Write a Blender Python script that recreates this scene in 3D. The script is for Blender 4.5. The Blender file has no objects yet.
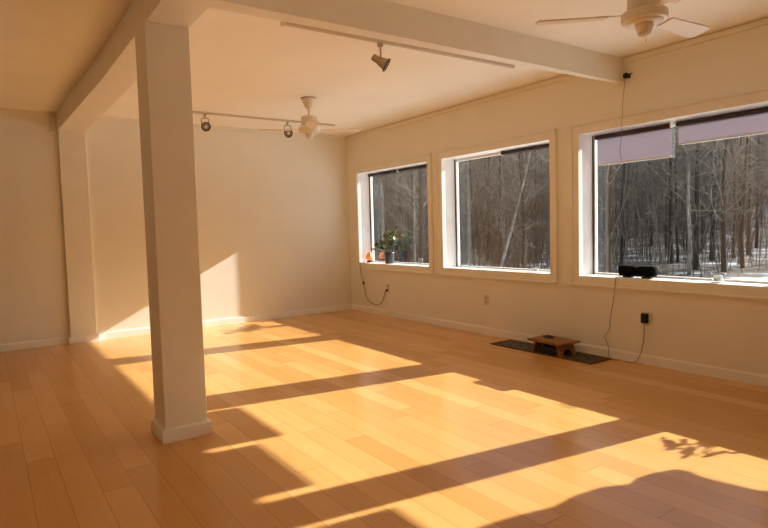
import bpy, bmesh, math, random
from mathutils import Vector, Matrix, noise
C = bpy.context.scene.collection
PI = math.pi
rnd = random.Random(7)

# ------------------------------------------------------------------ materials
def mat(name, col=(.8, .8, .8), rough=.5, metal=0.0, spec=.5, emis=None, es=0, noise_amt=0, noise_scale=40, bump=0, bump_scale=200):
    m = bpy.data.materials.new(name); m.use_nodes = True
    nt = m.node_tree; b = nt.nodes['Principled BSDF']
    b.inputs['Base Color'].default_value = (*col, 1)
    b.inputs['Roughness'].default_value = rough
    b.inputs['Metallic'].default_value = metal
    b.inputs['Specular IOR Level'].default_value = spec
    if emis:
        b.inputs['Emission Color'].default_value = (*emis, 1); b.inputs['Emission Strength'].default_value = es
    tc = nt.nodes.new('ShaderNodeTexCoord')
    if noise_amt:
        n = nt.nodes.new('ShaderNodeTexNoise'); n.inputs['Scale'].default_value = noise_scale; n.inputs['Detail'].default_value = 5
        nt.links.new(tc.outputs['Object'], n.inputs['Vector'])
        r = nt.nodes.new('ShaderNodeValToRGB')
        lo = [max(0, c * (1 - noise_amt)) for c in col]; hi = [min(1, c * (1 + noise_amt)) for c in col]
        r.color_ramp.elements[0].position = .3; r.color_ramp.elements[1].position = .7
        r.color_ramp.elements[0].color = (*lo, 1); r.color_ramp.elements[1].color = (*hi, 1)
        nt.links.new(n.outputs['Fac'], r.inputs['Fac']); nt.links.new(r.outputs['Color'], b.inputs['Base Color'])
    if bump:
        n2 = nt.nodes.new('ShaderNodeTexNoise'); n2.inputs['Scale'].default_value = bump_scale; n2.inputs['Detail'].default_value = 4
        nt.links.new(tc.outputs['Object'], n2.inputs['Vector'])
        bm_ = nt.nodes.new('ShaderNodeBump'); bm_.inputs['Strength'].default_value = bump; bm_.inputs['Distance'].default_value = .01
        nt.links.new(n2.outputs['Fac'], bm_.inputs['Height']); nt.links.new(bm_.outputs['Normal'], b.inputs['Normal'])
    return m

def floor_mat():
    m = bpy.data.materials.new('plank_floor'); m.use_nodes = True
    nt = m.node_tree; N = nt.nodes; L = nt.links; b = N['Principled BSDF']
    tc = N.new('ShaderNodeTexCoord'); sp = N.new('ShaderNodeSeparateXYZ'); L.new(tc.outputs['Object'], sp.inputs[0])
    def mth(op, a, bb=None, c=None):
        n = N.new('ShaderNodeMath'); n.operation = op
        for i, v in enumerate((a, bb, c)):
            if v is None: continue
            if isinstance(v, (int, float)): n.inputs[i].default_value = v
            else: L.new(v, n.inputs[i])
        return n.outputs[0]
    W, LEN = .1425, 1.85
    xs = mth('DIVIDE', mth('ADD', sp.outputs['X'], 4.588 + .1425 * 60), W)
    row = mth('FLOOR', xs); fx = mth('FRACT', xs)
    wn = N.new('ShaderNodeTexWhiteNoise'); wn.noise_dimensions = '1D'; L.new(row, wn.inputs['W'])
    ys = mth('ADD', mth('DIVIDE', mth('ADD', sp.outputs['Y'], 40), LEN), mth('MULTIPLY', wn.outputs['Value'], 7.3))
    colm = mth('FLOOR', ys); fy = mth('FRACT', ys)
    cb = N.new('ShaderNodeCombineXYZ'); L.new(row, cb.inputs[0]); L.new(colm, cb.inputs[1])
    wp = N.new('ShaderNodeTexWhiteNoise'); wp.noise_dimensions = '2D'; L.new(cb.outputs[0], wp.inputs['Vector'])
    # wood grain along the plank
    mp = N.new('ShaderNodeMapping'); mp.inputs['Scale'].default_value = (38, 1.6, 1)
    av = N.new('ShaderNodeVectorMath'); av.operation = 'ADD'; L.new(tc.outputs['Object'], av.inputs[0])
    sc = N.new('ShaderNodeVectorMath'); sc.operation = 'SCALE'; L.new(wp.outputs['Color'], sc.inputs[0]); sc.inputs['Scale'].default_value = 9
    L.new(sc.outputs[0], av.inputs[1]); L.new(av.outputs[0], mp.inputs['Vector'])
    g = N.new('ShaderNodeTexNoise'); g.inputs['Scale'].default_value = 1.0; g.inputs['Detail'].default_value = 6; g.inputs['Roughness'].default_value = .6
    L.new(mp.outputs[0], g.inputs['Vector'])
    g2 = N.new('ShaderNodeTexNoise'); g2.inputs['Scale'].default_value = 3.2; g2.inputs['Detail'].default_value = 3
    L.new(av.outputs[0], g2.inputs['Vector'])
    v = mth('ADD', mth('ADD', mth('MULTIPLY', wp.outputs['Value'], .55), mth('MULTIPLY', g.outputs['Fac'], .35)), mth('MULTIPLY', g2.outputs['Fac'], .25))
    r = N.new('ShaderNodeValToRGB'); e = r.color_ramp.elements
    e[0].position = .15; e[0].color = (.53, .258, .060, 1)
    e[1].position = .95; e[1].color = (.73, .408, .138, 1)
    L.new(v, r.inputs['Fac'])
    ex = mth('MINIMUM', fx, mth('SUBTRACT', 1, fx)); ey = mth('MINIMUM', fy, mth('SUBTRACT', 1, fy))
    sx = mth('LESS_THAN', ex, .012); sy = mth('LESS_THAN', ey, .0014)
    seam = mth('MAXIMUM', sx, sy)
    mx = N.new('ShaderNodeMix'); mx.data_type = 'RGBA'; mx.inputs['B'].default_value = (.26, .105, .018, 1)
    L.new(mth('MULTIPLY', seam, .6), mx.inputs['Factor']); L.new(r.outputs['Color'], mx.inputs['A'])
    L.new(mx.outputs['Result'], b.inputs['Base Color'])
    L.new(mth('ADD', mth('MULTIPLY', g2.outputs['Fac'], .10), .17), b.inputs['Roughness'])
    bp = N.new('ShaderNodeBump'); bp.inputs['Strength'].default_value = .25; bp.inputs['Distance'].default_value = .002
    L.new(mth('SUBTRACT', mth('MULTIPLY', g.outputs['Fac'], .15), seam), bp.inputs['Height']); L.new(bp.outputs['Normal'], b.inputs['Normal'])
    b.inputs['Specular IOR Level'].default_value = .5
    return m

def glass_mat(name, tint=(1, 1, 1), boost=1.0):
    m = bpy.data.materials.new(name); m.use_nodes = True
    nt = m.node_tree; N = nt.nodes; L = nt.links
    N.remove(N['Principled BSDF']); out = N['Material Output']
    t = N.new('ShaderNodeBsdfTransparent'); t.inputs['Color'].default_value = (*tint, 1)
    g = N.new('ShaderNodeBsdfGlossy'); g.inputs['Roughness'].default_value = .01
    f = N.new('ShaderNodeFresnel')
    ge = N.new('ShaderNodeNewGeometry'); ior = N.new('ShaderNodeMix'); ior.data_type = 'FLOAT'    # same reflectance on both faces of the sheet
    ior.inputs['A'].default_value = 1.5; ior.inputs['B'].default_value = 1 / 1.5
    L.new(ge.outputs['Backfacing'], ior.inputs['Factor']); L.new(ior.outputs['Result'], f.inputs['IOR'])
    k = N.new('ShaderNodeMath'); k.operation = 'MULTIPLY'; k.use_clamp = True; k.inputs[1].default_value = boost
    L.new(f.outputs[0], k.inputs[0])
    mx = N.new('ShaderNodeMixShader'); L.new(k.outputs[0], mx.inputs[0]); L.new(t.outputs[0], mx.inputs[1]); L.new(g.outputs[0], mx.inputs[2])
    L.new(mx.outputs[0], out.inputs['Surface'])
    return m

def translucent_mat(name, dif, tra, fac):
    m = bpy.data.materials.new(name); m.use_nodes = True
    nt = m.node_tree; N = nt.nodes; L = nt.links
    N.remove(N['Principled BSDF']); out = N['Material Output']
    d = N.new('ShaderNodeBsdfDiffuse'); d.inputs['Color'].default_value = (*dif, 1)
    t = N.new('ShaderNodeBsdfTranslucent'); t.inputs['Color'].default_value = (*tra, 1)
    mx = N.new('ShaderNodeMixShader'); mx.inputs[0].default_value = fac
    L.new(d.outputs[0], mx.inputs[1]); L.new(t.outputs[0], mx.inputs[2]); L.new(mx.outputs[0], out.inputs['Surface'])
    return m

def two_tone(name, a, b_, scale, pos=(.4, .6), rough=.9, stretch=(1, 1, 1), detail=6):
    m = bpy.data.materials.new(name); m.use_nodes = True
    nt = m.node_tree; N = nt.nodes; L = nt.links; b = N['Principled BSDF']
    tc = N.new('ShaderNodeTexCoord'); mp = N.new('ShaderNodeMapping'); mp.inputs['Scale'].default_value = stretch
    n = N.new('ShaderNodeTexNoise'); n.inputs['Scale'].default_value = scale; n.inputs['Detail'].default_value = detail
    r = N.new('ShaderNodeValToRGB'); e = r.color_ramp.elements
    e[0].position, e[1].position = pos; e[0].color = (*a, 1); e[1].color = (*b_, 1)
    L.new(tc.outputs['Object'], mp.inputs['Vector']); L.new(mp.outputs[0], n.inputs['Vector']); L.new(n.outputs['Fac'], r.inputs['Fac'])
    L.new(r.outputs['Color'], b.inputs['Base Color']); b.inputs['Roughness'].default_value = rough; b.inputs['Specular IOR Level'].default_value = .15
    return m

M = {
 'floor': floor_mat(),
 'wall': mat('cream_wall_paint', (.85, .82, .725), .75, spec=.25, noise_amt=.015, noise_scale=3, bump=.05, bump_scale=300),
 'ceil': mat('cream_ceiling_paint', (.95, .925, .84), .85, spec=.15, noise_amt=.015, noise_scale=2),
 'trim': mat('cream_trim_paint', (.85, .82, .725), .45, spec=.4, noise_amt=.02, noise_scale=5),
 'skirt': mat('white_skirting_paint', (.90, .89, .84), .4, spec=.5, noise_amt=.01, noise_scale=5),
 'jamb': mat('white_jamb_paint', (.93, .94, .94), .4, spec=.4, noise_amt=.03, noise_scale=8),
 'vinyl': mat('white_vinyl', (.80, .80, .78), .35),
 'gasket': mat('dark_gasket', (.05, .05, .055), .6),
 'glass': glass_mat('window_glass', (.97, .98, .97), 1.7),
 'drink_glass': glass_mat('tumbler_glass', (.93, .95, .95), 2.2),
 'maroon': mat('dark_maroon_roller', (.035, .012, .012), .55, noise_amt=.2),
 'shade': translucent_mat('lavender_shade_cloth', (.50, .49, .53), (.50, .47, .54), .42),
 'hem': mat('pale_hem_bar', (.72, .70, .66), .5),
 'fanwhite': mat('white_fan_enamel', (.80, .74, .62), .35),
 'fanblade': mat('pale_fan_blade', (.80, .70, .55), .45, noise_amt=.06, noise_scale=6),
 'fandark': mat('dark_fan_gap', (.10, .06, .035), .5),
 'rail': mat('track_metal', (.62, .54, .42), .45),
 'brass': mat('spot_metal', (.46, .37, .24), .28, metal=.85),
 'chrome': mat('spot_reflector', (.88, .84, .76), .32, metal=.6),
 'rimdark': mat('spot_rim', (.12, .08, .04), .3, metal=.6),
 'black': mat('black_plastic', (.008, .008, .009), .55, noise_amt=.2),
 'blackcloth': mat('black_speaker_cloth', (.006, .006, .006), .95, spec=.1, bump=.4, bump_scale=600),
 'cord': mat('dark_cord', (.030, .020, .014), .6),
 'browncord': mat('brown_cord', (.20, .12, .065), .6),
 'outlet': mat('ivory_outlet', (.72, .62, .48), .4),
 'slot': mat('outlet_slot', (.05, .03, .02), .6),
 'salt': mat('orange_salt', (.85, .30, .13), .55, noise_amt=.25, noise_scale=45, bump=.6, bump_scale=60, emis=(1, .25, .07), es=.18),
 'basewood': mat('dark_wood_base', (.09, .045, .02), .5, noise_amt=.3, noise_scale=30),
 'pot': mat('slate_pot', (.045, .048, .065), .4, noise_amt=.2, noise_scale=20),
 'soil': mat('potting_soil', (.03, .02, .014), .95, noise_amt=.4, noise_scale=90),
 'leafdark': mat('dark_green_leaf', (.035, .07, .022), .4, noise_amt=.35, noise_scale=25),
 'leafpale': mat('yellow_green_leaf', (.24, .25, .09), .45, noise_amt=.35, noise_scale=22),
 'stem': mat('green_stem', (.10, .11, .04), .6),
 'wax': mat('white_wax', (.86, .84, .78), .5),
 'stool': two_tone('honey_bench_wood', (.22, .095, .028), (.36, .17, .052), 3, (.3, .7), .45, (30, 2.5, 30)),
 'darkitem': mat('dark_pouch', (.022, .012, .010), .8, noise_amt=.3),
 'mat': two_tone('charcoal_weave', (.035, .034, .030), (.15, .13, .095), 26, (.40, .62), .95),
 'matedge': mat('red_brown_binding', (.10, .035, .018), .9, noise_amt=.3, noise_scale=60),
 'linen': mat('grey_linen', (.45, .40, .34), .9, noise_amt=.1, noise_scale=30),
 'snow': two_tone('patchy_snow', (.10, .085, .07), (.52, .58, .70), .75, (.55, .68), .8),
 'yard': mat('bounce_snow', (.86, .88, .90), .7, noise_amt=.03, noise_scale=1.5),
 'litter': two_tone('wooded_hillside', (.045, .036, .030), (.30, .30, .32), .9, (.52, .75), .95, (1, 1, .35)),
 'bark': two_tone('grey_brown_bark', (.050, .041, .033), (.135, .110, .088), 5, (.3, .7), .95, (1, 1, .22)),
 'twig': two_tone('twig_bark', (.11, .09, .072), (.38, .33, .28), 2, (.3, .7), .95),
 'birch': two_tone('pale_bark', (.18, .155, .13), (.42, .38, .33), 4, (.35, .6), .85, (1, 1, .5)),
 'brush': two_tone('brush_stems', (.075, .058, .045), (.21, .17, .135), .7, (.3, .7), .95),
 'walnut': two_tone('dark_walnut', (.012, .008, .006), (.03, .018, .012), 3, (.3, .7), .5, (30, 30, 2)),
 'siding': mat('exterior_siding', (.35, .33, .30), .8, noise_amt=.05),
}

# ------------------------------------------------------------------ mesh helpers
class MB:
    def __init__(s): s.v = []; s.f = []; s.mi = []; s.smooth = []
    def add(s, vs, fs, mi=0, sm=False):
        o = len(s.v); s.v += [tuple(q) for q in vs]
        for f in fs: s.f.append(tuple(i + o for i in f)); s.mi.append(mi); s.smooth.append(sm)
        return s
    def box(s, a, b, mi=0, bev=0.0):
        x0, x1 = sorted((a[0], b[0])); y0, y1 = sorted((a[1], b[1])); z0, z1 = sorted((a[2], b[2]))
        if bev <= 0:
            vs = [(x, y, z) for x in (x0, x1) for y in (y0, y1) for z in (z0, z1)]
            return s.add(vs, [(0, 1, 3, 2), (4, 6, 7, 5), (0, 4, 5, 1), (2, 3, 7, 6), (0, 2, 6, 4), (1, 5, 7, 3)], mi)
        bm = bmesh.new(); bmesh.ops.create_cube(bm, size=1)
        for v in bm.verts: v.co = Vector(((x0 + x1) / 2 + v.co.x * (x1 - x0), (y0 + y1) / 2 + v.co.y * (y1 - y0), (z0 + z1) / 2 + v.co.z * (z1 - z0)))
        bmesh.ops.bevel(bm, geom=bm.edges[:], offset=bev, segments=2, affect='EDGES', profile=.5)
        return s.bm(bm, mi)
    def bm(s, bm, mi=0, sm=False):
        bm.verts.index_update()
        s.add([v.co.copy() for v in bm.verts], [[v.index for v in f.verts] for f in bm.faces], mi, sm); bm.free(); return s
    def tube(s, pts, r, n=8, mi=0, caps=True):
        pts = [Vector(q) for q in pts]; rr = r if isinstance(r, (list, tuple)) else [r] * len(pts)
        vs = []; fs = []; ref = None
        for i, q in enumerate(pts):
            d = (pts[min(i + 1, len(pts) - 1)] - pts[max(i - 1, 0)]).normalized()
            if ref is None: ref = d.orthogonal().normalized()
            ref = (ref - d * ref.dot(d))
            ref = ref.normalized() if ref.length > 1e-5 else d.orthogonal().normalized()
            w = d.cross(ref)
            for k in range(n):
                a = 2 * PI * k / n; vs.append(q + (ref * math.cos(a) + w * math.sin(a)) * rr[i])
        for i in range(len(pts) - 1):
            for k in range(n):
                fs.append((i * n + k, i * n + (k + 1) % n, (i + 1) * n + (k + 1) % n, (i + 1) * n + k))
        if caps and n > 2:
            fs.append(tuple(range(n - 1, -1, -1))); fs.append(tuple((len(pts) - 1) * n + k for k in range(n)))
        return s.add(vs, fs, mi, n > 4)
    def lathe(s, prof, n=24, c=(0, 0, 0), mi=0, mtx=None, cap=True):
        vs = []; fs = []
        for r, z in prof:
            for k in range(n):
                a = 2 * PI * k / n; p = Vector((r * math.cos(a), r * math.sin(a), z))
                if mtx: p = mtx @ p
                vs.append(p + Vector(c))
        for i in range(len(prof) - 1):
            for k in range(n): fs.append((i * n + k, i * n + (k + 1) % n, (i + 1) * n + (k + 1) % n, (i + 1) * n + k))
        if cap and prof[0][0] > 1e-6: fs.append(tuple(range(n - 1, -1, -1)))
        if cap and prof[-1][0] > 1e-6: fs.append(tuple((len(prof) - 1) * n + k for k in range(n)))
        return s.add(vs, fs, mi, True)
    def prism(s, poly, z0, z1, mi=0, mtx=None):
        n = len(poly); vs = [Vector((x, y, z0)) for x, y in poly] + [Vector((x, y, z1)) for x, y in poly]
        if mtx: vs = [mtx @ v for v in vs]
        return s.add(vs, [tuple(range(n - 1, -1, -1)), tuple(range(n, 2 * n))] + [(i, (i + 1) % n, n + (i + 1) % n, n + i) for i in range(n)], mi)
    def build(s, name, mats, parent=None, loc=None, label=None):
        me = bpy.data.meshes.new(name); me.from_pydata(s.v, [], s.f)
        for m in (mats if isinstance(mats, (list, tuple)) else [mats]): me.materials.append(m)
        me.polygons.foreach_set('material_index', s.mi); me.polygons.foreach_set('use_smooth', s.smooth)
        bm = bmesh.new(); bm.from_mesh(me); bmesh.ops.recalc_face_normals(bm, faces=bm.faces[:])
        bm.to_mesh(me); bm.free()
        me.update()
        o = bpy.data.objects.new(name, me); C.objects.link(o)
        if parent is not None: o.parent = parent
        if loc is not None: o.location = loc
        if label: o['label'] = label
        return o

def tag(o, label, cat, group=None, kind=None):
    o['label'] = label; o['category'] = cat
    if group: o['group'] = group
    if kind: o['kind'] = kind
    return o
def thing(name, loc, label, cat, group=None, rz=0, kind=None):
    o = bpy.data.objects.new(name, None); C.objects.link(o); o.location = loc; o.rotation_euler = (0, 0, rz); o.empty_display_size = .05
    return tag(o, label, cat, group, kind)
def struct(name, mb, m, label, cat, parent=None):
    o = mb.build(name, m, parent); return tag(o, label, cat, kind='structure')

# ------------------------------------------------------------------ room shell
H = 2.7; XL = -6.5; YF = -9.0; WT = .25
WIN = [(-1.96, -.30), (-3.885, -2.24), (-5.87, -4.225), (-7.74, -6.095)]
SILL, HEAD = .75, 2.10
struct('floor', MB().box((XL - .2, YF - .2, -.2), (.0, .2, 0)).box((0, YF - .2, -.2), (WT, .2, -.001)), M['floor'], 'honey coloured wide plank wooden floor with sunlit patches', 'floor')
struct('ceiling', MB().box((XL - .2, YF - .2, H), (WT, .2, H + .2)), M['ceil'], 'plain cream painted ceiling above the beams', 'ceiling')
wr = MB(); lt = .012
wr.box((0, YF, 0), (WT, 0, SILL - lt)); wr.box((0, YF, HEAD + lt), (WT, 0, H))
edges = [0] + [v for (a, b) in WIN for v in (b + lt, a - lt)] + [YF]
for i in range(0, len(edges), 2): wr.box((0, edges[i + 1], SILL - lt), (WT, edges[i], HEAD + lt))
struct('wall_right', wr, M['wall'], 'long cream wall holding the row of picture windows', 'wall')
struct('wall_back', MB().box((XL - .2, 0, 0), (WT, .2, H)), M['wall'], 'cream far wall with a sunlit triangle low down', 'wall')
struct('wall_left', MB().box((XL - .2, YF, 0), (XL, 0, H)), M['wall'], 'cream wall on the left beyond the post', 'wall')
struct('wall_front', MB().box((XL - .2, YF - .2, 0), (WT, YF, H)), M['wall'], 'cream wall behind the viewpoint', 'wall')

def base(name, a, b, label):     # plinth with a small stepped top edge
    ax = 0 if abs(b[0] - a[0]) > abs(b[1] - a[1]) else 1
    mb = MB(); mb.box(a, (b[0], b[1], .076))
    if ax == 0: mb.box((a[0], a[1], .076), (b[0], a[1] + (b[1] - a[1]) * .6, .084))
    else: mb.box((a[0], a[1], .076), (a[0] + (b[0] - a[0]) * .6, b[1], .084))
    struct(name, mb, M['skirt'], label, 'baseboard')
base('baseboard_right', (0, YF, 0), (-.016, 0, .076), 'cream baseboard running along the window wall')
base('baseboard_back', (-3.627, 0, 0), (-.016, -.016, .076), 'cream baseboard on the far wall right of the wall post')
base('baseboard_left', (XL, 0, 0), (-3.949, -.016, .076), 'cream baseboard on the far wall left of the wall post')
struct('trim_1', MB().box((-.022, -4.53, 2.648), (0, -.03, 2.684)), M['trim'], 'thin ceiling strip above the two far windows', 'trim')
struct('trim_2', MB().box((-.022, YF, 2.648), (0, -4.69, 2.684)), M['trim'], 'thin ceiling strip on the near side of the cross beam', 'trim')
struct('trim_3', MB().box((-3.6, -.02, 2.655), (-.03, 0, 2.70)), M['trim'], 'thin cove strip along the top of the far wall', 'trim')

# double door added in the left wall to reflect dark in the near window
d = thing('reflection_door', (XL, -1.25, 0), 'unseen dark double door added for its reflection in the near window', 'door', kind='structure')
for s_ in (-1, 1):
    lf = MB(); lf.box((0, s_ * .01, .01), (.045, s_ * 1.02, 2.56)); 
    for z0 in (.15, 1.35): lf.box((.045, s_ * .14, z0), (.055, s_ * .90, z0 + 1.08), bev=.004)
    lf = lf.build('door_leaf', M['walnut'], d)
    MB().tube([(.045, s_ * .07, 1.0), (.085, s_ * .07, 1.0), (.085, s_ * .07, 1.2), (.045, s_ * .07, 1.2)], .009, 8).build('handle', M['brass'], lf)
MB().box((0, -1.10, 0), (.03, -1.02, 2.64)).box((0, 1.02, 0), (.03, 1.10, 2.64)).box((0, -1.02, 2.56), (.03, 1.02, 2.64)).build('door_frame', M['walnut'], d)

# posts and beams
PX0, PX1, PY0, PY1 = -3.880, -3.626, -4.104, -3.848
p = struct('square_post', MB().box((PX0, PY0, 0), (PX1, PY1, 2.49), bev=.004), M['trim'], 'square cream free-standing post in the middle of the floor', 'post')
MB().box((PX0 - .02, PY0 - .02, 0), (PX1 + .02, PY1 + .02, .076)).box((PX0 - .012, PY0 - .012, .076), (PX1 + .012, PY1 + .012, .083)).build('plinth', M['skirt'], p)
p = struct('wall_post', MB().box((-3.930, -.055, 0), (-3.645, 0, 2.49), bev=.005), M['trim'], 'shallow cream post standing against the far wall', 'post')
MB().box((-3.948, -.07, 0), (-3.628, 0, .078)).build('plinth', M['skirt'], p)
struct('side_beam', MB().prism([(-3.866, YF), (-3.628, YF), (-3.628, -3.9), (-3.645, 0), (-3.935, 0), (-3.872, -2.6)], 2.49, H), M['trim'], 'boxed cream ceiling beam running from far wall over the post', 'beam')
cbm = MB(); q = [(-3.628, -4.600), (0, -4.685), (0, -4.625), (-3.628, -4.478)]
cbm.prism(q, 2.49, H); struct('cross_beam', cbm, M['trim'], 'slim cream ceiling beam crossing to the window wall', 'beam')

# ------------------------------------------------------------------ windows
descr = ['small far picture window with a plant and orange lamp on its sill', 'middle picture window with little candle glasses on its sill', 'near picture window with half drawn lavender shades',
         'fourth picture window beside the viewpoint', 'fifth picture window behind the viewpoint', 'sixth picture window behind the viewpoint']
for i, (a, b) in enumerate(WIN):
    w = thing('window_%d' % (i + 1), (0, 0, 0), descr[i], 'window', kind='structure')
    cs, ct = .08, .095; c = MB()
    for (y0, y1, z0, z1) in ((a - cs, a, SILL - ct, HEAD + ct), (b, b + cs, SILL - ct, HEAD + ct), (a, b, HEAD, HEAD + ct), (a, b, SILL - ct, SILL)):
        c.box((-.018, y0, z0), (0, y1, z1))
    # raised outer bead
    for (y0, y1, z0, z1) in ((a - cs, a - cs + .014, SILL - ct, HEAD + ct), (b + cs - .014, b + cs, SILL - ct, HEAD + ct), (a - cs, b + cs, HEAD + ct - .014, HEAD + ct), (a - cs, b + cs, SILL - ct, SILL - ct + .014)):
        c.box((-.027, y0, z0), (-.018, y1, z1))
    c.build('casing', M['trim'], w)
    j = MB(); j.box((0, a - lt, SILL), (WT, a, HEAD)); j.box((0, b, SILL), (WT, b + lt, HEAD)); j.box((0, a - lt, HEAD), (WT, b + lt, HEAD + lt))
    j.build('jamb', M['jamb'], w)
    MB().box((0, a - lt, SILL - lt), (WT, b + lt, SILL)).build('sill', M['jamb'], w)
    f = MB(); fw = .027; x0, x1 = .205, .245
    f.box((x0, a, SILL), (x1, a + fw, HEAD)); f.box((x0, b - fw, SILL), (x1, b, HEAD)); f.box((x0, a + fw, SILL), (x1, b - fw, SILL + fw * .6)); f.box((x0, a + fw, HEAD - fw), (x1, b - fw, HEAD))
    fr = f.build('sash_frame', M['vinyl'], w)
    g = MB()
    g.box((.197, b - .014, SILL), (.205, b - .003, HEAD)); g.box((.197, a + .003, SILL), (.205, a + .014, HEAD))
    g.build('gasket', M['gasket'], fr)
    MB().box((.222, a + fw - .004, SILL + fw * .6 - .004), (.228, b - fw + .004, HEAD - fw + .004)).build('pane', M['glass'], w)

# ------------------------------------------------------------------ roller shades
def shade(y0, y1, zb, label, group, bracket_at=None):
    t = thing('roller_shade', (.172, (y0 + y1) / 2, 2.074), label, 'shade', group)
    h = abs(y1 - y0) / 2
    MB().tube([(0, -h, 0), (0, h, 0)], .021, 14).build('roller', M['maroon'], t)
    for s in (-1, 1): MB().box((-.020, s * h, -.022), (.020, s * (h + .006), .026)).build('bracket', M['vinyl'], t)
    if zb:
        MB().box((.0195, -h + .004, zb - 2.074), (.021, h - .004, .004)).build('shade_cloth', M['shade'], t)
        MB().box((.014, -h + .004, zb - 2.074 - .012), (.0265, h - .004, zb - 2.074 + .002), bev=.003).build('hem_bar', M['hem'], t)
    return t
G = 'rolled-up window shades'
shade(-.345, -1.085, None, 'dark roller shade rolled up in the far window, half above the plant', G)
shade(-1.115, -1.945, None, 'dark roller shade rolled up in the far window, half away from the plant', G)
shade(-3.075, -3.868, None, 'dark roller shade rolled up in the right half of the middle window', G)
shade(-4.283, -5.018, 1.818, 'lavender roller shade let down lowest, left half of the near window', 'let-down lavender shades')
shade(-5.070, -5.775, 1.912, 'lavender roller shade let down a little, right half of the near window', 'let-down lavender shades')
shade(-6.16, -6.88, 1.822, 'lavender roller shade let down in the fourth window by the viewpoint', 'let-down lavender shades')

# ------------------------------------------------------------------ ceiling fans
def fan(x, y, angles, R, label, blade_z=2.352, pitch=-11):
    t = thing('ceiling_fan', (x, y, 0), label, 'ceiling fan', 'white ceiling fans')
    MB().lathe([(.078, H), (.078, H - .014), (.070, H - .03), (.052, H - .075), (.036, H - .108), (.022, H - .120)], 24).build('canopy', M['fanwhite'], t)
    MB().lathe([(.0805, H), (.0805, H - .008), (.07, H - .010)], 24).build('canopy_ring', M['fandark'], t)
    MB().lathe([(.012, H - .118), (.012, 2.50)], 12).build('rod', M['fanwhite'], t)
    MB().lathe([(.02, 2.508), (.070, 2.505), (.086, 2.495), (.088, 2.48), (.088, 2.405), (.080, 2.392)], 32).build('motor_housing', M['fanwhite'], t)
    MB().lathe([(.082, 2.394), (.112, 2.390), (.119, 2.384), (.119, 2.346), (.114, 2.340), (.098, 2.338)], 36).build('flange', M['fanwhite'], t)
    MB().lathe([(.098, 2.341), (.094, 2.332), (.060, 2.326)], 32).build('lower_plate', M['fanblade'], t)
    sw = MB().lathe([(.048, 2.328), (.046, 2.31), (.038, 2.286), (.036, 2.280), (.0, 2.278)], 20).build('switch_housing', M['fanwhite'], t)
    MB().lathe([(0, 2.258), (.018, 2.260), (.030, 2.268), (.034, 2.280)], 16).build('lens_cap', M['vinyl'], sw)
    MB().tube([(.012, 0, 2.262), (.013, 0, 2.244)], .0018, 5).lathe([(0, 2.234), (.004, 2.238), (.004, 2.242), (0, 2.246)], 8, (.013, 0, 0)).build('pull_chain', M['fanwhite'], sw)
    for a in angles:
        bd = thing_part('blade', t, (0, 0, 0), a)
        pr = []
        L0 = .20; n = 8
        for k in range(n + 1):
            u = k / n; pr.append((L0 + (R - L0) * u, -.048 - .018 * u))
        tip = [(R + .012, -.052), (R + .014, 0.0), (R + .012, .052)]
        poly = pr + tip + [(px, -py) for px, py in reversed(pr)]
        mtx = Matrix.Rotation(math.radians(pitch), 4, 'X'); mtx.translation = (0, 0, blade_z)
        MB().prism(poly, -.004, .004, mtx=mtx).build('blade_panel', M['fanblade'], bd)
        ar = MB(); ar.prism([(.09, -.02), (.15, -.012), (.22, -.036), (.27, -.036), (.27, .036), (.22, .036), (.15, .012), (.09, .02)], .004, .008, mtx=mtx)
        ar.build('blade_iron', M['fanwhite'], bd)
    return t
def thing_part(name, parent, loc, rz):
    o = bpy.data.objects.new(name, None); C.objects.link(o); o.parent = parent; o.location = loc; o.rotation_euler = (0, 0, math.radians(rz)); o.empty_display_size = .05
    return o
fan(-1.72, -2.02, (158, 246, 335), .54, 'small white ceiling fan hanging beyond the cross beam', 2.352, -5)
fan(-1.70, -5.87, (138, 242, 358), .56, 'white ceiling fan near the viewpoint, cropped by the top of the picture', 2.372)

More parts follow.
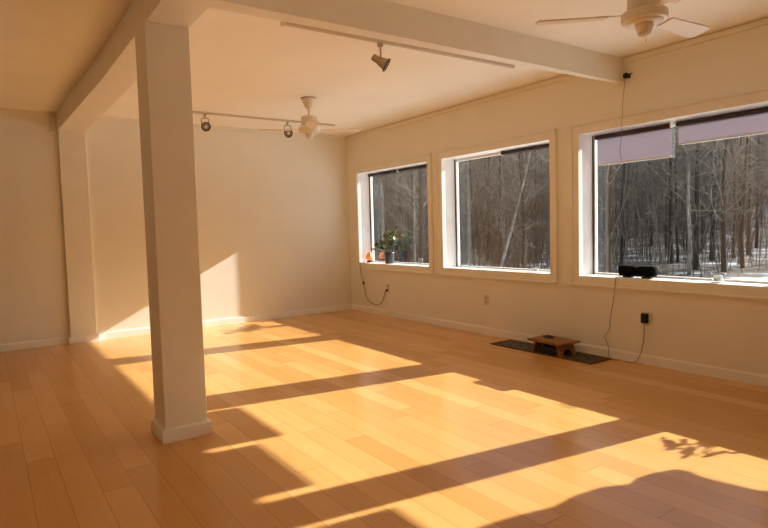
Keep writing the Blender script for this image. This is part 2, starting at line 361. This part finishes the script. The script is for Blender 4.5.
# ------------------------------------------------------------------ track lighting
def track(x0, x1, y, y1, label):
    t = MB(); t.prism([(x0, y - .013), (x1, y1 - .013), (x1, y1 + .013), (x0, y + .013)], H - .024, H)
    o = t.build('light_track', M['rail']); tag(o, label, 'light track', 'ceiling light tracks')
    e = MB(); e.box((x0 - .014, y - .016, H - .036), (x0 + .010, y + .016, H)); e.build('end_cap', M['fanwhite'], o)
    return o
track(-2.935, -.69, -3.97, -4.03, 'thin light track on the ceiling just beyond the cross beam, carrying one spotlight')
track(-2.95, -.685, -.797, -.811, 'thin light track on the ceiling near the far wall, carrying two spotlights')
def spot(x, y, rz, tilt, label):
    t = thing('spotlight', (x, y, H - .024), label, 'spotlight', 'track spotlights', math.radians(rz))
    MB().box((-.022, -.014, -.026), (.022, .014, 0), bev=.003).build('adapter', M['brass'], t)
    y_ = MB(); y_.tube([(0, 0, -.02), (0, 0, -.045)], .007, 8)
    y_.tube([(0, -.04, -.14), (0, -.043, -.06), (0, -.03, -.047), (0, .03, -.047), (0, .043, -.06), (0, .04, -.14)], .006, 8)
    y_.build('yoke', M['brass'], t)
    R = Matrix.Rotation(math.radians(tilt), 4, 'Y'); R.translation = (0, 0, -.14)
    hd = MB().lathe([(.0, -.075), (.020, -.074), (.026, -.068), (.028, -.02), (.034, -.008), (.040, .02), (.046, .048), (.048, .052), (.043, .052)], 20, mtx=R, cap=False).build('lamp_head', M['brass'], t)
    MB().lathe([(.042, .050), (.030, .025), (.014, .008), (.0, .004)], 20, mtx=R).build('reflector', M['chrome'], hd)
    MB().lathe([(.044, .046), (.054, .046), (.056, .052), (.054, .058), (.044, .058), (.044, .046)], 24, mtx=R, cap=False).build('rim', M['rimdark'], hd)
    MB().lathe([(0, .006), (.009, .01), (.016, .026), (.012, .040), (0, .044)], 12, mtx=R).build('bulb', M['vinyl'], hd)
    return t
spot(-2.135, -3.99, -35, 122, 'spotlight aimed sideways under the light track by the cross beam')
spot(-2.464, -.80, -98, 108, 'round spotlight nearest the post on the far light track')
spot(-1.392, -.808, -104, 108, 'round spotlight on the far light track beside the far fan')

# ------------------------------------------------------------------ sensor on the beam end
t = thing('wall_sensor', (0, -4.735, 2.533), 'tiny black sensor fixed to the wall at the end of the cross beam', 'sensor')
MB().box((-.008, -.018, -.02), (0, .018, .02), bev=.003).tube([(-.004, 0, 0), (-.03, .008, .003)], .006, 8).build('mount', M['black'], t)
bb = bmesh.new(); bmesh.ops.create_uvsphere(bb, u_segments=14, v_segments=10, radius=.024)
for v in bb.verts: v.co = Vector((v.co.x * .9 - .026, v.co.y * 1.1 + .012, v.co.z + .002))
MB().bm(bb, 0, True).build('sensor_body', M['black'], t)
MB().tube([(-.02, -.01, .004), (-.03, -.05, .012)], .004, 6).build('antenna', M['black'], t)
cd = MB(); cd.tube([Vector(q) - Vector((0, -4.735, 2.533)) for q in [(-.045, -4.724, 2.512), (-.042, -4.716, 2.42), (-.040, -4.700, 2.30), (-.042, -4.694, 2.14), (-.04, -4.686, 2.0), (-.04, -4.672, 1.88), (-.042, -4.69, 1.80)]], .0019, 6)
cd.build('hanging_cord', M['browncord'], t, label='thin brown cord dangling past the window')

# ------------------------------------------------------------------ outlets, charger, cords
def outlet(y, label):
    t = thing('wall_outlet', (0, y, .405), label, 'outlet', 'wall outlets')
    MB().box((-.006, -.036, -.058), (0, .036, .058), bev=.002).build('cover_plate', M['outlet'], t)
    for s in (-1, 1):
        r_ = MB().box((-.009, -.017, s * .026 - .015), (-.005, .017, s * .026 + .015), bev=.0015).build('socket', M['outlet'], t)
        MB().box((-.0105, -.009, s * .026 - .008), (-.0088, -.005, s * .026 + .008)).box((-.0105, .005, s * .026 - .008), (-.0088, .009, s * .026 + .008)).build('slot', M['slot'], r_)
outlet(-1.008, 'wall outlet under the far window with the lamp plug in it')
outlet(-2.96, 'empty wall outlet under the middle window')
outlet(-4.886, 'wall outlet behind the black charger under the near window')
t = thing('lamp_cord', (0, 0, 0), 'dark cord looping from the orange lamp down to the outlet', 'cord')
def smooth(pts, n=6):
    P = [Vector(q) for q in pts]; out = []
    for i in range(len(P) - 1):
        a, b, c, d = P[max(i - 1, 0)], P[i], P[i + 1], P[min(i + 2, len(P) - 1)]
        for k in range(n):
            u = k / n
            out.append(.5 * ((2 * b) + (c - a) * u + (2 * a - 5 * b + 4 * c - d) * u * u + (3 * b - a - 3 * c + d) * u ** 3))
    out.append(P[-1]); return out
MB().tube(smooth([(.03, -.385, .756), (-.018, -.345, .757), (-.036, -.340, .735), (-.036, -.352, .62), (-.026, -.40, .45), (-.018, -.435, .32), (-.016, -.485, .20), (-.018, -.60, .155), (-.018, -.74, .142), (-.018, -.84, .17), (-.018, -.91, .25), (-.024, -.985, .375)]), .0042, 6).build('cable', M['cord'], t)
MB().box((-.036, -.42, .425), (-.014, -.392, .468), bev=.005).build('inline_switch', M['cord'], t)
MB().box((-.034, -1.024, .366), (-.011, -.992, .392), bev=.004).build('plug', M['slot'], t)
t = thing('speaker_cord', (0, 0, 0), 'thin cord hanging from the black speaker to the floor and along the baseboard', 'cord')
MB().tube(smooth([(.10, -4.60, .757), (.0, -4.615, .756), (-.026, -4.622, .748), (-.034, -4.62, .70), (-.016, -4.590, .543), (-.012, -4.555, .372), (-.012, -4.545, .27), (-.016, -4.500, .196), (-.022, -4.535, .12), (-.026, -4.545, .03), (-.06, -4.560, .006), (-.075, -4.60, .006), (-.07, -4.68, .006)]), .0028, 6).build('cable', M['browncord'], t)
t = thing('wall_charger', (0, -4.900, .412), 'black plug-in charger on the wall with its cord trailing to the floor', 'charger')
MB().box((-.052, -.028, -.042), (-.0105, .028, .042), bev=.008).build('charger_body', M['black'], t)
MB().tube(smooth([(-.035, 0, -.044), (-.032, .002, -.09), (-.024, .01, -.18), (-.022, .028, -.27), (-.03, .055, -.36), (-.05, .085, -.40), (-.066, .13, -.406), (-.06, .175, -.406)]), .0027, 6).build('cable', M['browncord'], t)

# ------------------------------------------------------------------ things on the sills
t = thing('salt_lamp', (.105, -.402, SILL), 'glowing orange salt lamp in the corner of the far window sill', 'lamp')
MB().lathe([(.046, 0), (.050, .006), (.050, .020), (.044, .026)], 20).build('lamp_base', M['basewood'], t)
bb = bmesh.new(); bmesh.ops.create_icosphere(bb, subdivisions=3, radius=1)
for v in bb.verts:
    u = (v.co.z + 1) / 2; r = .052 * (1 - .62 * u ** 1.3) / .9
    k = 1 + .22 * noise.noise(v.co * 2.3 + Vector((3, 1, 7)))
    v.co = Vector((v.co.x * r * 1.15 * k, v.co.y * r * 1.15 * k, .022 + u * .152))
MB().bm(bb).build('salt_crystal', M['salt'], t)

def leaf(mb, o, d, L, w, droop=.3, n=5, mi=0):
    d = Vector(d).normalized(); sd = d.cross(Vector((0, 0, 1)))
    sd = sd.normalized() if sd.length > 1e-3 else Vector((1, 0, 0)); up = sd.cross(d)
    vs = []; fs = []
    for i in range(n + 1):
        u = i / n; c = Vector(o) + d * L * u + Vector((0, 0, -droop * L * u * u)); ww = w * math.sin(PI * min(.97, .08 + u * .92)) ** .8
        vs += [c - sd * ww + up * ww * .25, c, c + sd * ww + up * ww * .25]
    th = Vector((0, 0, .0012)); m_ = len(vs); vs = vs + [v - th for v in vs]
    for i in range(n):
        for k in (0, 1):
            a = i * 3 + k; fs.append((a, a + 1, a + 4, a + 3)); fs.append((m_ + a, m_ + a + 3, m_ + a + 4, m_ + a + 1))
    mb.add(vs, fs, mi, True)
def plant(name, loc, stems, label, pot_r, pot_h, potmat, seed):
    R = random.Random(seed)
    t = thing(name, loc, label, 'plant')
    pt = MB().lathe([(pot_r * .80, 0), (pot_r * .86, .004), (pot_r * .97, pot_h * .9), (pot_r, pot_h), (pot_r * .93, pot_h), (pot_r * .91, pot_h * .88)], 28).build('pot', potmat, t)
    MB().lathe([(pot_r * .90, pot_h * .87), (0, pot_h * .9)], 20).build('soil', M['soil'], t)
    sm = MB(); dk = MB(); pl = MB()
    for (dx, dy, dz, nl, LL, pale) in stems:
        o = Vector((R.uniform(-.3, .3) * pot_r, R.uniform(-.3, .3) * pot_r, pot_h * .86)); e = Vector((dx, dy, pot_h + dz)); mid = (o + e) / 2 + Vector((0, 0, .04))
        path = smooth([o, mid, e], 5); sm.tube(path, [.0045 - .002 * i / len(path) for i in range(len(path))], 6)
        for k in range(nl):
            u = .35 + .65 * (k + 1) / nl; c = path[min(len(path) - 1, int(u * (len(path) - 1)))]
            a = R.uniform(0, 2 * PI); out = (e - o).normalized()
            d = Vector((math.cos(a), math.sin(a), R.uniform(-.1, .5))) * .8 + out * .8
            leaf(pl if pale else dk, c, d, LL * R.uniform(.8, 1.2), LL * .24 * R.uniform(.85, 1.2), R.uniform(.1, .5))
    sm.build('stem', M['stem'], t); 
    if dk.v: dk.build('foliage', M['leafdark'], t)
    if pl.v: pl.build('foliage', M['leafpale'], t, label='yellow green leaves standing upright')
    return t
# left of the plant (towards the lamp) is +y
plant('potted_plant', (.105, -.92, SILL), [
    (-.02, .22, .08, 9, .10, 0), (-.06, .29, .09, 9, .10, 0), (-.03, .34, .05, 9, .10, 0), (-.04, .18, .14, 8, .10, 0), (-.02, .13, .05, 7, .09, 0), (-.08, .25, .03, 8, .10, 0),
    (-.02, -.02, .20, 9, .10, 1), (-.05, -.11, .28, 11, .11, 1), (-.02, -.17, .30, 11, .11, 1), (-.03, -.20, .18, 9, .10, 1), (-.03, .06, .22, 9, .10, 1), (-.09, .0, .12, 9, .10, 1), (-.05, -.14, .12, 8, .10, 0), (-.1, .1, .08, 8, .10, 1)],
    'leafy houseplant in a dark slate pot on the far window sill', .072, .165, M['pot'], 5)
plant('potted_plant', (.10, -6.36, SILL), [
    (.0, .12, .05, 6, .07, 0), (.01, .16, .06, 5, .06, 0), (-.01, .06, .09, 5, .07, 0), (.0, -.05, .09, 5, .07, 0), (.0, -.11, .06, 5, .065, 0), (.0, -.13, .02, 4, .06, 0), (-.01, .10, .0, 4, .06, 0), (.02, 0, .05, 5, .06, 0)],
    'low spreading houseplant on the sill of the fourth window, casting leafy shadow', .05, .07, M['pot'], 11)
hc = MB(); vs = []  # unseen cloth, outline shaped to cast the wavy floor shadow
edge = [(2.06, -6.44), (1.80, -6.45), (1.636, -6.44), (1.554, -6.443), (1.463, -6.463), (1.38, -6.43), (1.298, -6.428), (1.22, -6.474), (1.183, -6.446), (1.124, -6.445), (1.075, -6.46), (1.046, -6.475)]
bot = [(1.044, -6.53), (1.044, -6.60), (1.044, -6.674), (1.03, -6.74), (1.02, -6.81), (1.0, -6.86), (1.0, -7.0), (1.01, -7.15), (1.0, -7.3)]
outline = [(y - .011 * z / .522, z) for z, y in edge + bot] + [(-7.3, 2.06)]
n = len(outline)
vv = [(.10 + .012 * math.sin(y * 40), y, z) for y, z in outline]
hc.add(vv + [(x - .004, y, z) for x, y, z in vv], [tuple(range(n)), tuple(range(2 * n - 1, n - 1, -1))] + [(i, (i + 1) % n, n + (i + 1) % n, n + i) for i in range(n)])
hc.box((.085, -7.74, 2.045), (.10, -6.40, 2.06))
tag(hc.build('shadow_cloth', M['linen']), 'unseen grey cloth added in the fourth window to cast the wavy floor shadow', 'cloth')

def tumbler(x, y, r0, r1, h, label, group, wax=0):
    t = thing('candle_glass', (x, y, SILL), label, 'glass', group)
    MB().lathe([(0, 0), (r0 * .95, 0), (r0, .004), (r1, h), (r1 - .003, h), (r0 - .003, .012), (0, .010)], 24).build('glass_cup', M['drink_glass'], t)
    if wax: MB().lathe([(0, .011), (r0 - .006, .011), (r0 - .006, wax), (0, wax)], 18).build('candle', M['wax'], t)
GG = 'little glasses on the window sills'
tumbler(.085, -1.66, .028, .034, .10, 'clear glass jar at the right end of the far window sill', GG, .03)
tumbler(.10, -2.46, .024, .030, .045, 'leftmost tiny glass on the middle window sill', GG, .022)
tumbler(.10, -2.60, .024, .030, .05, 'second tiny glass from the left on the middle window sill', GG, .022)
tumbler(.10, -3.60, .033, .044, .065, 'clear candle glass at the right end of the middle window sill', GG, .045)
tumbler(.10, -5.445, .040, .060, .075, 'flared clear glass on the near window sill right of the speaker', GG, .055)

t = thing('portable_speaker', (.095, -4.76, SILL), 'black twin-lobed portable speaker on the near window sill', 'speaker')
for s in (-1, 1):
    bb = bmesh.new(); bmesh.ops.create_cube(bb, size=1)
    for v in bb.verts: v.co = Vector((v.co.x * .085, s * .088 + v.co.y * .180, .012 + .051 + v.co.z * .098 * (1.0 if v.co.y * s > 0 else .9)))
    bmesh.ops.bevel(bb, geom=bb.edges[:], offset=.030, segments=5, affect='EDGES', profile=.5)
    MB().bm(bb, 0, True).build('speaker_lobe', M['blackcloth'], t)
MB().box((-.0405, -.045, .014), (.0405, .045, .099), bev=.014).build('bridge', M['blackcloth'], t)
for s in (-1, 1): MB().box((-.03, s * .09 - .04, 0), (.03, s * .09 + .04, .016), bev=.004).build('foot', M['black'], t)


# ------------------------------------------------------------------ mat, bench, pouch
t = thing('floor_mat', (-.205, -3.98, 0), 'charcoal mat with red-brown binding lying along the baseboard', 'mat')
MB().box((-.145, -.60, 0), (.145, .60, .007)).build('woven_field', M['mat'], t)
e = MB(); e.box((-.160, -.615, 0), (-.143, .615, .009)); e.box((.143, -.615, 0), (.160, .615, .009)); e.box((-.143, -.615, 0), (.143, -.598, .009)); e.box((-.143, .598, 0), (.143, .615, .009))
e.build('binding', M['matedge'], t)
o = MB().box((-.085, -.115, 0), (.085, .115, .062), bev=.012).build('black_block', M['black'], loc=(-.235, -4.085, .0075)); o.rotation_euler.z = math.radians(-4)  # plain black box filling the space between the bench legs
tag(o, 'plain black box filling the space under the low bench', 'black_block')
t = thing('low_bench', (-.235, -4.085, .0075), 'low honey wood bench standing on the charcoal mat', 'bench', rz=math.radians(-4))
MB().box((-.145, -.205, .108), (.145, .205, .130), bev=.004).build('bench_top', M['stool'], t)
for s in (-1, 1):
    lg = MB()
    yo = s * .135
    # splayed board leg with an arched cut-out between two feet
    poly = [(-.115, 0), (-.062, 0), (-.045, .045), (0, .058), (.045, .045), (.062, 0), (.115, 0), (.105, .108), (-.105, .108)]
    nn = len(poly); vs = []
    for off in (-.011, .011):
        for (px, pz) in poly: vs.append((px, yo + off + s * .035 * (1 - pz / .108), pz))
    lg.add(vs, [(0, 1, 2, 3, 8), (3, 4, 5, 6, 7, 8), (nn + 8, nn + 3, nn + 2, nn + 1, nn), (nn + 8, nn + 7, nn + 6, nn + 5, nn + 4, nn + 3)] + [(i, (i + 1) % nn, nn + (i + 1) % nn, nn + i) for i in range(nn)])
    lg.build('leg', M['stool'], t)
MB().box((-.012, -.13, .082), (.012, .13, .108)).build('stretcher', M['stool'], t)
bb = bmesh.new(); bmesh.ops.create_uvsphere(bb, u_segments=20, v_segments=10, radius=1)
for v in bb.verts: v.co = Vector((v.co.x * .038, v.co.y * .065, max(-.006, v.co.z * .013)))
o = MB().bm(bb, 0, True).build('pouch', M['darkitem'], loc=(-.20, -4.0, .1375 + .006)); tag(o, 'small dark flat pouch lying on the low bench', 'pouch')

# conduits in the far left corner beside the beam
t = thing('conduit', (-3.995, -.012, 0), 'thin painted pipes running up the far wall beside the beam', 'pipe')
MB().tube([(0, 0, 2.475), (0, 0, H)], .010, 10).build('pipe', M['trim'], t)
MB().tube([(.032, 0, 2.475), (.032, 0, H)], .010, 10).build('pipe', M['trim'], t)
MB().box((-.03, -.02, 2.462), (.038, .012, 2.478), bev=.003).build('clamp', M['trim'], t)

# ------------------------------------------------------------------ outdoors
def ground_z(x, y):
    d = math.hypot(x, y + 6)
    z = -.45 + .10 * noise.noise(Vector((x * .16, y * .16, 0))) 
    if d > 34: z += (d - 34) ** 1.35 * .065
    return z
gm = MB(); NX, NY = 70, 90; X0, X1, Y0, Y1 = .26, 110, -60, 120
vs = []; fs = []
for i in range(NX + 1):
    for j in range(NY + 1):
        x = X0 + (X1 - X0) * (i / NX) ** 1.5; y = Y0 + (Y1 - Y0) * j / NY
        vs.append((x, y, ground_z(x, y)))
for i in range(NX):
    for j in range(NY):
        a = i * (NY + 1) + j; fs.append((a, a + NY + 1, a + NY + 2, a + 1))
# unseen yard made pure snow to light the ceiling, wooded slope further off
mi = []
yard = MB(); near = MB(); far = MB()
nf = [f for f in fs if 13 <= vs[f[0]][0] + .8 * max(0, vs[f[0]][1] + 2) and math.hypot(vs[f[0]][0], vs[f[0]][1] + 6) < 40]; ff = [f for f in fs if math.hypot(vs[f[0]][0], vs[f[0]][1] + 6) >= 40]
yf = [f for f in fs if not (13 <= vs[f[0]][0] + .8 * max(0, vs[f[0]][1] + 2)) and math.hypot(vs[f[0]][0], vs[f[0]][1] + 6) < 40]
for (mb_, FF) in ((yard, yf), (near, nf), (far, ff)):
    used = sorted({k for f in FF for k in f}); ix = {k: n_ for n_, k in enumerate(used)}
    mb_.add([vs[k] for k in used], [tuple(ix[k] for k in f) for f in FF], 0, True)
struct('bounce_yard', yard, M['yard'], 'unseen yard outside the windows, made pure snow to bounce light indoors', 'ground')
struct('forest_floor', near, M['snow'], 'patchy snow and leaf litter under the bare trees', 'ground')
struct('wooded_hillside', far, M['litter'], 'brown wooded slope rising behind the bare trees', 'hill')
struct('wall_outer', MB().box((WT, YF, -.6), (WT + .02, .2, SILL - .1)), M['siding'], 'outer face of the house wall below the windows', 'wall')

def tree_mesh(seed, Ht, r0, lean=0.0, nb=34, kink=.10, first=.12):
    R = random.Random(seed); tr = MB(); br = MB()
    n = 11; pts = []; ang = R.uniform(0, 2 * PI); px = py = 0
    for i in range(n + 1):
        u = i / n
        px += R.gauss(0, kink) * (Ht / n) * .5; py += R.gauss(0, kink) * (Ht / n) * .5
        pts.append(Vector((px + lean * u * u * Ht * math.cos(ang), py + lean * u * u * Ht * math.sin(ang), u * Ht - .3 * (i == 0))))
    rad = [r0 * (1.25 if i == 0 else 1) * (1 - .93 * (i / n) ** 1.1) + .004 for i in range(n + 1)]
    tr.tube(pts, rad, 7, caps=False)
    def at(u):
        k = min(n - 1, int(u * n)); f = u * n - k; return pts[k].lerp(pts[k + 1], f), rad[k] * (1 - f) + rad[k + 1] * f
    def grow(o, d, L, r, lev):
        ns = (5, 4, 2, 2)[lev]; q = Vector(o); P = [q.copy()]; dd = Vector(d)
        for k in range(ns):
            dd = (dd + Vector((R.gauss(0, .22), R.gauss(0, .22), R.gauss(.05, .16)))).normalized(); q = q + dd * L / ns; P.append(q.copy())
        br.tube(P, [r * (1 - .8 * k / ns) for k in range(ns + 1)], 4 if lev == 0 else 3, caps=False)
        if lev < 2:
            for k in range((8, 5)[lev]):
                u = R.uniform(.15, 1); j = min(ns - 1, int(u * ns)); c = P[j].lerp(P[j + 1], u * ns - j)
                s = Vector((R.gauss(0, 1), R.gauss(0, 1), R.gauss(.25, .7))).normalized()
                grow(c, (dd * .7 + s).normalized(), L * R.uniform(.25, .5), max(.0032, r * .45), lev + 1)
    for k in range(nb):
        u = R.uniform(first, 1) ; c, r = at(u); a = R.uniform(0, 2 * PI)
        el = R.uniform(.0, .9)
        grow(c, (math.cos(a) * math.cos(el), math.sin(a) * math.cos(el), math.sin(el)), Ht * (.10 + .20 * (1 - u)) * R.uniform(.6, 1.2), max(.006, r * .32), 0)
    me = []
    for (mb_, nm, m_) in ((tr, 'trunk', M['bark']), (br, 'branches', M['twig'])):
        q = bpy.data.meshes.new(nm); q.from_pydata(mb_.v, [], mb_.f); q.materials.append(m_); q.polygons.foreach_set('use_smooth', [True] * len(mb_.f)); me.append(q)
    return me
protos = [tree_mesh(100 + k, rnd.uniform(9, 14), rnd.uniform(.05, .115), rnd.choice((0, .04, .10)), rnd.randint(44, 58), .06) for k in range(7)]
protos += [tree_mesh(200 + k, rnd.uniform(5, 8), rnd.uniform(.03, .05), rnd.choice((.05, .15)), 30, .12, .05) for k in range(4)]
CAMX, CAMY = -4.7167, -7.6304
def add_tree(me, x, y, rz, s, label, group, m_=None, tilt=(0, 0)):
    o = bpy.data.objects.new('bare_tree', me[0]); C.objects.link(o)
    o.location = (x, y, ground_z(x, y)); o.rotation_euler = (tilt[0], tilt[1], rz); o.scale = (s, s, s); tag(o, label, 'tree', group)
    b = bpy.data.objects.new('branches', me[1]); C.objects.link(b); b.parent = o
    return o
GT = 'bare trees of the snowy woods'; LT = 'bare grey-brown tree in the thick snowy woods beyond the windows'
cnt = 0; placed = []
while cnt < 200:
    dist = 13 + 44 * rnd.random() ** .8
    s = rnd.uniform(.30, 1.75); th = math.atan(s)
    x = CAMX + (dist + 5) * math.cos(th); y = CAMY + (dist + 5) * math.sin(th)
    if x < 6 or y < .6 - .0 * x: 
        if not (x > 34): continue
    if any((x - a) ** 2 + (y - b) ** 2 < .55 for a, b in placed): continue
    placed.append((x, y)); cnt += 1
    big = rnd.random() < .62
    add_tree(protos[rnd.randrange(7)] if big else protos[7 + rnd.randrange(4)], x, y, rnd.uniform(0, 6.28), rnd.uniform(.85, 1.2), LT, GT)

# a few trees that stand out
pale = []
for q in (protos[1], protos[4], protos[6]):
    t2 = q[0].copy(); t2.materials.clear(); t2.materials.append(M['birch']); pale.append((t2, q[1]))
def along(px_dir, dist): return CAMX + dist * px_dir[0], CAMY + dist * px_dir[1]
x, y = along((.6194, .7851), 17.5); add_tree(pale[0], x, y, .6, .5, 'slim pale straight trunk seen through the right of the far window', None)
x, y = along((.722, .692), 17.0); add_tree(pale[1], x, y, 0.0, .5, 'pale leaning trunk seen through the middle window', None, tilt=(.16, .20))
x, y = along((.8943, .4475), 20.0); add_tree(pale[2], x, y, 1.0, 1.1, 'pale grey trunk seen through the middle of the near window', None)
x, y = along((.628, .778), 15.5); add_tree(protos[3], x, y, 4.0, 1.0, 'nearest dark trunk standing in the snow beyond the far window', None)

# brush: uncountable thin stems
bs = MB(); R2 = random.Random(31)
for k in range(3600):
    dist = 12 + 40 * R2.random(); s = R2.uniform(.28, 1.85); th = math.atan(s)
    x = CAMX + (dist + 5) * math.cos(th); y = CAMY + (dist + 5) * math.sin(th)
    if x < 6.5 or (y < .3 and x < 30): continue
    z = ground_z(x, y); h = R2.uniform(.8, 3.2) * (1 + .02 * dist); P = [Vector((x, y, z - .1))]; dx, dy = R2.gauss(0, .16), R2.gauss(0, .16)
    for j in range(1, 4): P.append(Vector((x + dx * h * j / 3 + R2.gauss(0, .04), y + dy * h * j / 3 + R2.gauss(0, .04), z + h * j / 3)))
    r = R2.uniform(.006, .016); bs.tube(P, [r, r * .8, r * .55, r * .2], 3, caps=False)
    for j in range(5):
        a = P[1 + R2.randrange(2)].lerp(P[3], R2.random()); d = Vector((R2.gauss(0, 1), R2.gauss(0, 1), R2.uniform(.2, 1.2))).normalized() * R2.uniform(.25, .8)
        bs.tube([a, a + d * .5 + Vector((0, 0, .03)), a + d], [r * .5, r * .35, r * .15], 3, caps=False)
me = bpy.data.meshes.new('brush'); me.from_pydata(bs.v, [], bs.f); me.materials.append(M['brush'])
o = bpy.data.objects.new('brush_thicket', me); C.objects.link(o); tag(o, 'tangle of thin bare saplings and brush between the trees', 'brush', kind='stuff')

# ------------------------------------------------------------------ light
sd = bpy.data.lights.new('sun', 'SUN'); sd.energy = 11.8; sd.angle = math.radians(.55); sd.color = (1.0, .975, .93)
so = bpy.data.objects.new('sun', sd); C.objects.link(so)
so.rotation_euler = Vector((-1, .163, -.522)).to_track_quat('-Z', 'Y').to_euler(); so.location = (30, -5, 16)
w = bpy.data.worlds.new('winter_sky'); bpy.context.scene.world = w; w.use_nodes = True
nt = w.node_tree; bg = nt.nodes['Background']
sk = nt.nodes.new('ShaderNodeTexSky'); sk.sky_type = 'NISHITA'; sk.sun_disc = False; sk.sun_elevation = math.radians(27.3)
sk.sun_rotation = math.radians(98.6); sk.air_density = 1.0; sk.dust_density = 2.5; sk.ozone_density = 1.0
nt.links.new(sk.outputs[0], bg.inputs['Color']); bg.inputs['Strength'].default_value = .16

# ------------------------------------------------------------------ camera
CAM = [-4.716687016561194, -7.63035856247036, 1.2499700604430355, 569.2591082533144, 0.6129549098553383, -0.060983019611410116, -0.0273368793923152]
yaw, pit, rol = CAM[4:7]
fw = Vector((math.sin(yaw) * math.cos(pit), math.cos(yaw) * math.cos(pit), math.sin(pit)))
r = Vector((math.cos(yaw), -math.sin(yaw), 0)); u = r.cross(fw)
r2 = r * math.cos(rol) + u * math.sin(rol); u2 = u * math.cos(rol) - r * math.sin(rol)
cam = bpy.data.cameras.new('camera'); co = bpy.data.objects.new('camera', cam); C.objects.link(co)
mt = Matrix((r2, u2, -fw)).transposed().to_4x4(); mt.translation = CAM[:3]; co.matrix_world = mt
cam.sensor_fit = 'HORIZONTAL'; cam.sensor_width = 36; cam.lens = CAM[3] / 768 * 36; cam.clip_start = .05; cam.clip_end = 400
bpy.context.scene.camera = co
vs_ = bpy.context.scene.view_settings
vs_.view_transform = 'Standard'; vs_.look = 'None'; vs_.gamma = 1; vs_.use_curve_mapping = False; vs_.exposure = 0.20
cy = bpy.context.scene.cycles
cy.max_bounces = 14; cy.diffuse_bounces = 10; cy.transparent_max_bounces = 16; cy.sample_clamp_indirect = 6
